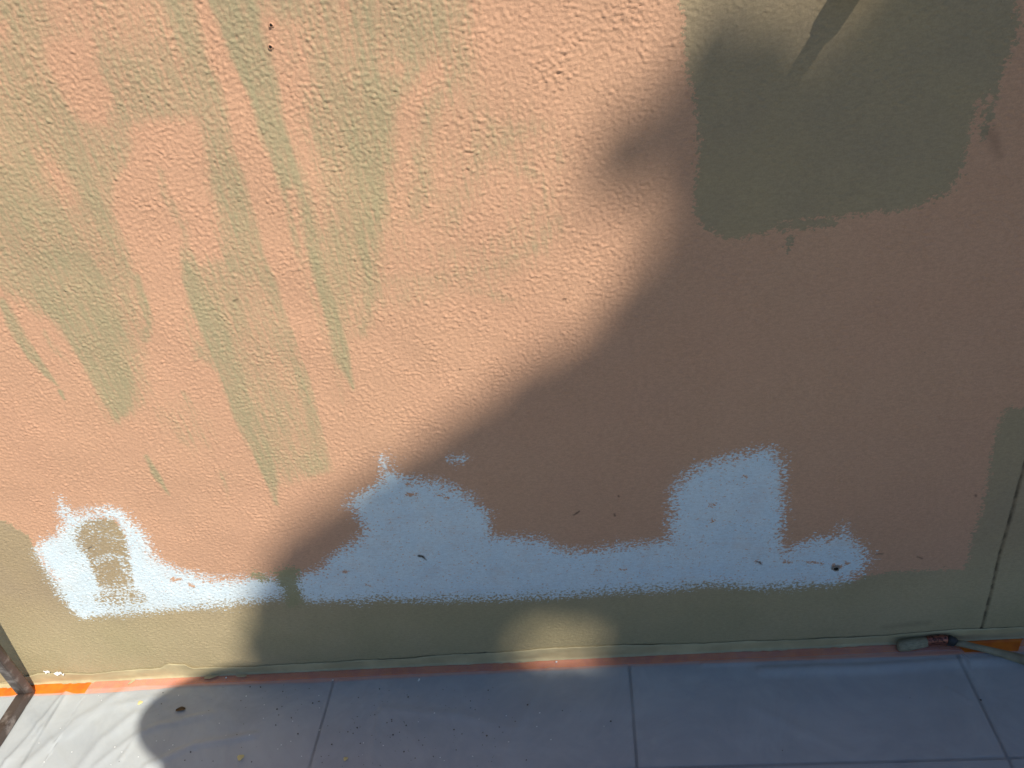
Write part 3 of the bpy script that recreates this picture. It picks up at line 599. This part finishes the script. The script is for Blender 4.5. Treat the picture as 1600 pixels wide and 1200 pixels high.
brush_part('ferrule', [(1447.5, 1002, .017), (1450, 1002, .017), (1456, 1000.5, .018), (1463, 1000, .019), (1466, 1000, .019), (1478, 999.5, .019), (1481, 1000, .019)], [(.0078, .0100), (.0085, .0108), (.0083, .0105), (.0078, .0100), (.0086, .0110), (.0084, .0108), (.0078, .0100)], mf.m, 22)
brush_part('collar', [(1480.5, 1000, .019), (1484, 1001, .0185), (1491, 1003, .017), (1494, 1005, .016)], [(.0082, .0112), (.0084, .0115), (.0078, .0100), (.0065, .0080)], mdk, 20)
brush_part('handle', [(1493, 1004.5, .016), (1505, 1006, .0155), (1525, 1011, .0145), (1550, 1017, .0135), (1575, 1024, .0125), (1600, 1031, .0125), (1640, 1043, .0120), (1680, 1056, .0115), (1690, 1059.5, .0115)], [.0052, .0062, .0058, .0064, .0078, .0088, .0082, .0055, .002], mh, 16)

# ================================================================== SMALL LITTER ON THE SHEET
def blob_lump(bm, c, r, s=(1, 1, .6)):
    m = Matrix.Translation(c) @ Matrix.Rotation(random.uniform(0, 6.28), 4, 'Z') @ Matrix.Diagonal((s[0], s[1], s[2], 1))
    bmesh.ops.create_icosphere(bm, subdivisions=1, radius=r, matrix=m)
def sheet_z(x, y):
    i = int(np.argmin(np.abs(FX-x))); j = int(np.argmin(np.abs(PY[:, i]-y))); return PZ[j, i]
bm = bmesh.new()
for k in range(170):
    if k < 120: px, py = random.gauss(560, 150), random.uniform(1072, 1199)
    elif k < 160: px, py = random.uniform(380, 800), random.uniform(1070, 1199)
    else: px, py = random.uniform(60, 1600), random.uniform(1060, 1199)
    if px < 20: continue
    p = fl(px, py)
    if p[1] > -0.022: continue
    r = random.choice((.0006, .0006, .0008, .0009, .0012, .0016)); blob_lump(bm, (p[0], p[1], sheet_z(p[0], p[1])+r*.3), r, (1, random.uniform(.6, 1.2), .6))
tag(link('grit', bm_mesh('grit', bm), simple('dark_grit', (0.045, 0.035, 0.028), 0.9)), 'fine dark grit scattered across the plastic sheet', None, None, 'stuff')
bm = bmesh.new()
for k in range(46):
    px, py = random.uniform(60, 1000), random.uniform(1070, 1199); p = fl(px, py)
    if p[1] > -0.022: continue
    blob_lump(bm, (p[0], p[1], sheet_z(p[0], p[1])+.0002), random.uniform(.0006, .0013), (1, 1.2, .4))
for (px, py) in ((521, 1065), (656, 1064), (655, 1066), (355, 1062), (870, 1037)):
    p = fl(px, py); blob_lump(bm, (p[0], p[1], sheet_z(p[0], p[1])+.0012), .0022, (1.0, 1, .5))
tag(link('paint_crumbs', bm_mesh('paint_crumbs', bm), simple('white_crumb', (0.78, 0.80, 0.82), 0.7)), 'tiny white paint crumbs scattered across the plastic sheet', None, None, 'stuff')
# curled bark chip
c = fl(284, 1111); vs = []; fs = []
for i in range(7):
    u = i/6-.5; wd = .0042*math.cos(u*2.6)+.0004
    for s in (-1, 0, 1): vs.append((u*.019, s*wd+.0015*math.cos(u*5), .0008+.0022*abs(s)+.004*u*u*4*.3))
for i in range(6):
    for j in range(2): fs.append((i*3+j, (i+1)*3+j, (i+1)*3+j+1, i*3+j+1))
o = link('bark_chip', mesh('bark_chip', vs, fs), simple('bark', (0.16, 0.095, 0.04), 0.9)); o.location = (c[0], c[1], sheet_z(c[0], c[1])+.0004); o.rotation_euler[2] = 0.15
o.modifiers.new('thickness', 'SOLIDIFY').thickness = 0.0008
tag(o, 'curled brown bark chip lying inside the round shadow on the plastic sheet', 'bark chip')
ym = simple('yellow_paint', (0.72, 0.62, 0.28), 0.6)
for (px, py, r, lab) in ((221, 1101, .0052, 'pale yellow paint drop on the sheet at left edge of the round shadow'), (377, 1186, .0065, 'yellowish paint drop on the shaded sheet near bottom edge left of the tile joint'), (541, 1188, .0042, 'small ochre paint drop on the sheet just right of the leftmost tile joint')):
    c = fl(px, py); vs = [(0, 0, .0007)]; n = 16
    for rr, z in ((.6, .0006), (1, 0)):
        for k in range(n): a = 2*math.pi*k/n; q = r*rr*(1+.18*math.sin(3*a+px)); vs.append((q*math.cos(a), q*math.sin(a)*.9, z))
    fs = [(0, 1+k, 1+(k+1) % n) for k in range(n)]+[(1+k, 1+n+k, 1+n+(k+1) % n, 1+(k+1) % n) for k in range(n)]
    o = link('paint_drop', mesh('paint_drop', vs, fs, True), ym); o.location = (c[0], c[1], sheet_z(c[0], c[1])+.0009); tag(o, lab, 'paint drop')

# ================================================================== THE TREE WHOSE CROWN SHADES THE WALL (behind the camera)
def wpoly(pts): return np.array([w2(*p) for p in pts])
shade = np.vstack([wpoly([(1500, -900), (1260, -420), (1140, -150), (1110, -20), (1075, 35), (1005, 75), (945, 150), (885, 205), (895, 262), (965, 300), (972, 370), (945, 430), (890, 500), (815, 560), (745, 610), (715, 640), (670, 670), (650, 700),
     (610, 745), (548, 785), (475, 800), (440, 842), (446, 885), (420, 915), (404, 960), (394, 1030)]), [(-0.80, -0.10), (-0.88, -0.35), (-0.6, -0.9), (1.2, -1.6), (3.2, -1.4), (4.2, 0.5), (4.0, 2.6), (2.6, 3.6), (1.4, 3.4), (0.9, 2.6)]])
def inside(P, x, z):
    c = np.zeros(x.shape, bool); Q = np.roll(P, -1, 0)
    for (ax, az), (bx, bz) in zip(P, Q):
        if az != bz: c ^= ((az > z) != (bz > z)) & (x < (bx-ax)*(z-az)/(bz-az)+ax)
    return c
def dist(P, x, z):
    d = np.full(x.shape, 1e9); Q = np.roll(P, -1, 0)
    for (ax, az), (bx, bz) in zip(P, Q):
        ex, ez = bx-ax, bz-az; L = ex*ex+ez*ez; t_ = np.clip(((x-ax)*ex+(z-az)*ez)/L, 0, 1)
        d = np.minimum(d, np.hypot(x-ax-t_*ex, z-az-t_*ez))
    return d
D0 = 9.0
def leafset(N, xr, zr, seed, size, gap=True, dr=(-0.8, 0.8)):
    r = np.random.RandomState(seed); x = r.uniform(*xr, N); z = r.uniform(*zr, N)
    ds = dist(shade, x, z); soft = np.interp(z, [0.30, 0.55], [0.03, 0.13])
    keep = inside(shade, x, z) & (ds > size*0.15) & (ds > soft*r.uniform(0, 1, N)**0.40)
    if gap:
        hx, hz = w2(874, 1006); m_ = 0.035 if size < .1 else 0.12
        keep &= (((x-hx)/(0.088+m_))**2+((z-hz)/(0.062+m_))**2 > r.uniform(.92, 1.12, N))
        # thin place in the crown above the olive patch
        g = np.zeros(N)
        for (px, py, rx, rz, a) in ((1328, 30, .10, .10, 1.0), (1380, -60, .19, .14, 1.0), (1345, 60, .10, .09, .9), (1290, 105, .055, .07, .97), (1330, -90, .10, .12, .9)):
            cx, cz = w2(px, py); g = np.maximum(g, a*np.exp(-((x-cx)/rx)**2-((z-cz)/rz)**2))
        keep &= r.uniform(0, 1, N) > np.clip(g*1.40, 0, .945 if size < .1 else 1.0)
    x, z = x[keep], z[keep]; n = len(x); d = D0 + r.uniform(dr[0], dr[1], n)
    base = np.stack([x, np.zeros(n), z], 1) + SUN[None, :]*(d/1.0)[:, None]
    # leaf blades: elongated hexagons, roughly facing up with scatter
    nrm = r.normal(0, .55, (n, 3)) + SUN[None, :]*1.0; nrm /= np.linalg.norm(nrm, axis=1)[:, None]
    a = np.cross(nrm, r.normal(0, 1, (n, 3))); a /= np.linalg.norm(a, axis=1)[:, None]; b = np.cross(nrm, a)
    L = size*r.uniform(.7, 1.25, n)[:, None]; W = L*.32
    vs = np.stack([base-a*L*.5, base-a*L*.15+b*W, base+a*L*.2+b*W*.8, base+a*L*.5, base+a*L*.2-b*W*.8, base-a*L*.15-b*W], 1)
    return vs.reshape(-1, 3), n
v1, n1 = leafset(26000, (-1.0, 1.2), (-1.0, 1.6), 5, 0.085)
v2, n2 = leafset(26000, (-0.9, 4.2), (-1.6, 3.6), 6, 0.16, True, (-1.3, 1.0))
VV = np.vstack([v1, v2]).astype(np.float32); nL = n1+n2
me = bpy.data.meshes.new('crown'); me.vertices.add(len(VV)); me.vertices.foreach_set('co', VV.reshape(-1))
me.loops.add(nL*6); me.loops.foreach_set('vertex_index', np.arange(nL*6, dtype=np.int32))
me.polygons.add(nL); me.polygons.foreach_set('loop_start', np.arange(nL, dtype=np.int32)*6); me.polygons.foreach_set('loop_total', np.full(nL, 6, np.int32)); me.update(calc_edges=True)
lf = NT('leaves'); lf.base(lf.mix(lf.ramp(lf.noise(1.5, 4), .35, .65), (0.035, 0.075, 0.018), (0.07, 0.12, 0.03))); lf.rough(0.5)
cc = np.array([1.2, 0, 0.9]) + SUN*D0; tb = Vector((cc[0]+0.3, cc[1]-0.4, -0.06))
tree = empty('shade_tree', tb); tag(tree, 'broad leafy tree standing behind the photographer and shading the wall', 'tree')
inv = Matrix.Translation(-tb)
o = link('crown', me, lf.m, tree); o.matrix_parent_inverse = inv
bark = simple('tree_bark', (0.10, 0.075, 0.055), 0.95, scale=20, bump=0.01)
vs, fs = tube([tb, tb+Vector((0, .05, 1.2)), tb+Vector((-.08, .1, 2.8)), tb+Vector((-.1, .2, 4.6)), tb+Vector((-.3, .4, 6.6))], [.26, .19, .16, .13, .06], 14)
allv = list(vs); allf = list(fs)
for k in range(9):
    h0 = 3.2+k*.35; a = k*2.4; s_ = tb+Vector((-.1, .15, h0)); e = s_+Vector((math.cos(a)*1.3, math.sin(a)*1.3, 1.1))
    hx = e - Vector(SUN)*(e.y/SUN[1]*1.0)
    if hx.x < 0.75: continue
    v_, f_ = tube([s_, (s_+e)/2+Vector((0, 0, .15)), e], [.07, .05, .02], 8); off = len(allv); allv += v_; allf += [tuple(i+off for i in f) for f in f_]
o = link('trunk', mesh('trunk', allv, allf, True), bark, tree); o.matrix_parent_inverse = inv

# ================================================================== THE PHOTOGRAPHER (out of frame; casts the round shadow)
HATC = Vector(CAM + SUN*0.47) + Vector((0.044, 0, 0.016))
HC = HATC + Vector((0.065, -0.03, -0.095))
def skin(name, nodes, edges, mats, parent, lvl=2, pick=None, root=0):
    me = bpy.data.meshes.new(name); me.from_pydata([n[0] for n in nodes], edges, []); o = bpy.data.objects.new(name, me); COL.objects.link(o)
    md = o.modifiers.new('s', 'SKIN'); md.use_smooth_shade = True
    for i, n in enumerate(nodes):
        sv = me.skin_vertices[0].data[i]; sv.radius = n[1] if isinstance(n[1], tuple) else (n[1], n[1]); sv.use_root = (i == root)
    ss = o.modifiers.new('u', 'SUBSURF'); ss.levels = lvl; ss.render_levels = lvl
    dg = bpy.context.evaluated_depsgraph_get(); m2 = bpy.data.meshes.new_from_object(o.evaluated_get(dg)); m2.name = name
    bpy.data.objects.remove(o)
    m2.materials.clear()
    for m in mats: m2.materials.append(m)
    if pick:
        for p in m2.polygons: p.material_index = pick(p.center)
    r = link(name, m2, None, parent)
    if parent is not None: r.matrix_parent_inverse = Matrix.Translation(-Vector(parent.location))
    return r
skinm = simple('skin', (0.50, 0.30, 0.21), 0.55); shirt = simple('cotton_shirt', (0.25, 0.27, 0.30), 0.9); trou = simple('work_trousers', (0.10, 0.11, 0.14), 0.9); hairm = simple('dark_hair', (0.03, 0.02, 0.015), 0.7)
straw = simple('straw', (0.50, 0.40, 0.22), 0.85, scale=200, bump=0.002)
px_, py_ = HC.x+0.06, HC.y-0.09
per = empty('person', (px_, py_, 0)); tag(per, 'person in grey shirt and dark trousers holding a phone towards the wall', 'person')
H_ = HC.z
V3 = Vector
camv = V3(CAM)
def c2w(x, y, z): return camv + V3(R @ np.array([x, y, z]))
lw = c2w(-0.062, -0.035, 0.055); rw = c2w(0.125, -0.030, 0.06)        # wrists
sh = H_-0.27
nodes = [(V3((px_, py_, 0.98)), (.15, .11)), (V3((px_, py_, 1.18)), (.14, .10)), (V3((px_, py_+.01, sh-.04)), (.16, .11)), (V3((HC.x+.02, HC.y-.03, H_-.16)), .052), (V3((HC.x+.01, HC.y-.01, H_-.05)), (.075, .085)), (V3((HC.x, HC.y, H_+.05)), (.08, .095)),
         (V3((px_-.18, py_, sh)), .060), (V3((px_-.25, py_+.06, sh-.27)), .045), (lw, .026),
         (V3((px_+.18, py_, sh)), .060), (V3((px_+.22, py_+.07, sh-.27)), .045), (rw, .026),
         (V3((px_-.10, py_, .90)), .098), (V3((px_-.11, py_+.02, .50)), .062), (V3((px_-.12, py_-.01, .09)), .042), (V3((px_-.13, py_+.13, .045)), .035),
         (V3((px_+.10, py_, .90)), .098), (V3((px_+.11, py_+.02, .50)), .062), (V3((px_+.13, py_-.01, .09)), .042), (V3((px_+.15, py_+.13, .045)), .035)]
edges = [(0, 1), (1, 2), (2, 3), (3, 4), (4, 5), (2, 6), (6, 7), (7, 8), (2, 9), (9, 10), (10, 11), (0, 12), (12, 13), (13, 14), (14, 15), (0, 16), (16, 17), (17, 18), (18, 19)]
def pick(c):
    if c.z < 1.0: return 2
    if c.z > sh+.04 and abs(c.x-HC.x) < .13: return 0
    if (V3(c)-lw).length < .14 or (V3(c)-rw).length < .14: return 0
    return 1
skin('body', nodes, edges, [skinm, shirt, trou], per, 2, pick)
# hands: palm and five fingers each, closed on the two short ends of the phone
for sgn, wr, xe in ((-1, lw, -0.022), (1, rw, 0.142)):
    palm = c2w(xe+sgn*.028, -.025, .038); fc = xe+sgn*.012
    nd = [(wr, .024), (palm, (.034, .018))]; ed = [(0, 1)]
    for k, yy in enumerate((.028, .008, -.012, -.031)):
        L = (1, 1.08, 1.0, .82)[k]; kn = c2w(xe+sgn*.026, yy, .018); i = len(nd)
        nd += [(kn, .0095), (c2w(xe+sgn*.014, yy, .004-.002*L+.009), .0085), (c2w(xe-sgn*.004*L, yy, .0085), .0068)]; ed += [(1, i), (i, i+1), (i+1, i+2)]
    i = len(nd); nd += [(c2w(xe+sgn*.022, -.040, .045), .012), (c2w(xe-sgn*.002, -.030, .040), .0095), (c2w(xe-sgn*.018, -.020, .036), .0075)]; ed += [(1, i), (i, i+1), (i+1, i+2)]
    skin('hand', nd, ed, [skinm], per, 2, None, 1)
def add_ell(name, c, r, mat, parent, seg=20):
    bm = bmesh.new(); bmesh.ops.create_uvsphere(bm, u_segments=seg, v_segments=seg//2, radius=1, matrix=Matrix.Translation(c) @ Matrix.Diagonal((*r, 1)))
    o = link(name, bm_mesh(name, bm, True), mat, parent); o.matrix_parent_inverse = Matrix.Translation(-Vector(parent.location)); return o
add_ell('hair', HC+V3((0, -.02, .03)), (.084, .092, .098), hairm, per)
for s in (-1, 1):
    add_ell('ear', HC+V3((s*.088, .0, -.01)), (.012, .020, .032), skinm, per, 12)
    add_ell('eye', HC+V3((s*.032, .083, .01)), (.013, .010, .010), simple('eye_white', (.7, .7, .68), .3), per, 12)
add_ell('nose', HC+V3((0, .098, -.02)), (.013, .018, .024), skinm, per, 12); add_ell('mouth', HC+V3((0, .086, -.062)), (.024, .008, .007), simple('lips', (.45, .18, .15), .5), per, 12)
# hat
hat = empty('sun_hat', HATC); tag(hat, 'round brimmed straw sun hat worn by the person', 'hat')
prof = [(.174, -.006), (.160, -.004), (.115, .0), (.104, .004), (.100, .036), (.088, .056), (.055, .064), (.0001, .066)]
n = 36; vs = []; fs = []
for (r, z) in prof:
    for k in range(n): a = 2*math.pi*k/n; vs.append((r*math.cos(a), r*math.sin(a)*1.27, z+(.006*math.sin(2*a) if r > .11 else 0)))
for i in range(len(prof)-1):
    for k in range(n): fs.append((i*n+k, i*n+(k+1) % n, (i+1)*n+(k+1) % n, (i+1)*n+k))
o = link('straw_shell', mesh('straw_shell', vs, fs, True), straw, hat); o.modifiers.new('thickness', 'SOLIDIFY').thickness = 0.003
ha = Vector((.156, .047, -.0685)).normalized(); hb_ = Vector((-.0488, .1518, -.0754)); hb_ = (hb_-ha*hb_.dot(ha)).normalized(); hn = ha.cross(hb_)
hat.rotation_euler = Matrix((ha, hb_, hn)).transposed().to_euler()
# phone, its lens at the camera, just behind the view point
ph = empty('phone', tuple(c2w(0.06, 0, 0.014))); ph.rotation_euler = cam.matrix_world.to_euler(); tag(ph, 'black phone held sideways in both hands of the person', 'phone')
link('phone_body', bm_mesh('phone_body', box_bm((.160, .076, .008), (0, 0, .004), .003)), simple('phone_black', (.02, .02, .022), .3), ph)
link('phone_screen', bm_mesh('phone_screen', box_bm((.150, .068, .0006), (0, 0, .0084))), simple('screen_glass', (.01, .01, .012), .1), ph)
print('verts wall', len(xs)*len(zs), 'leaves', nL)
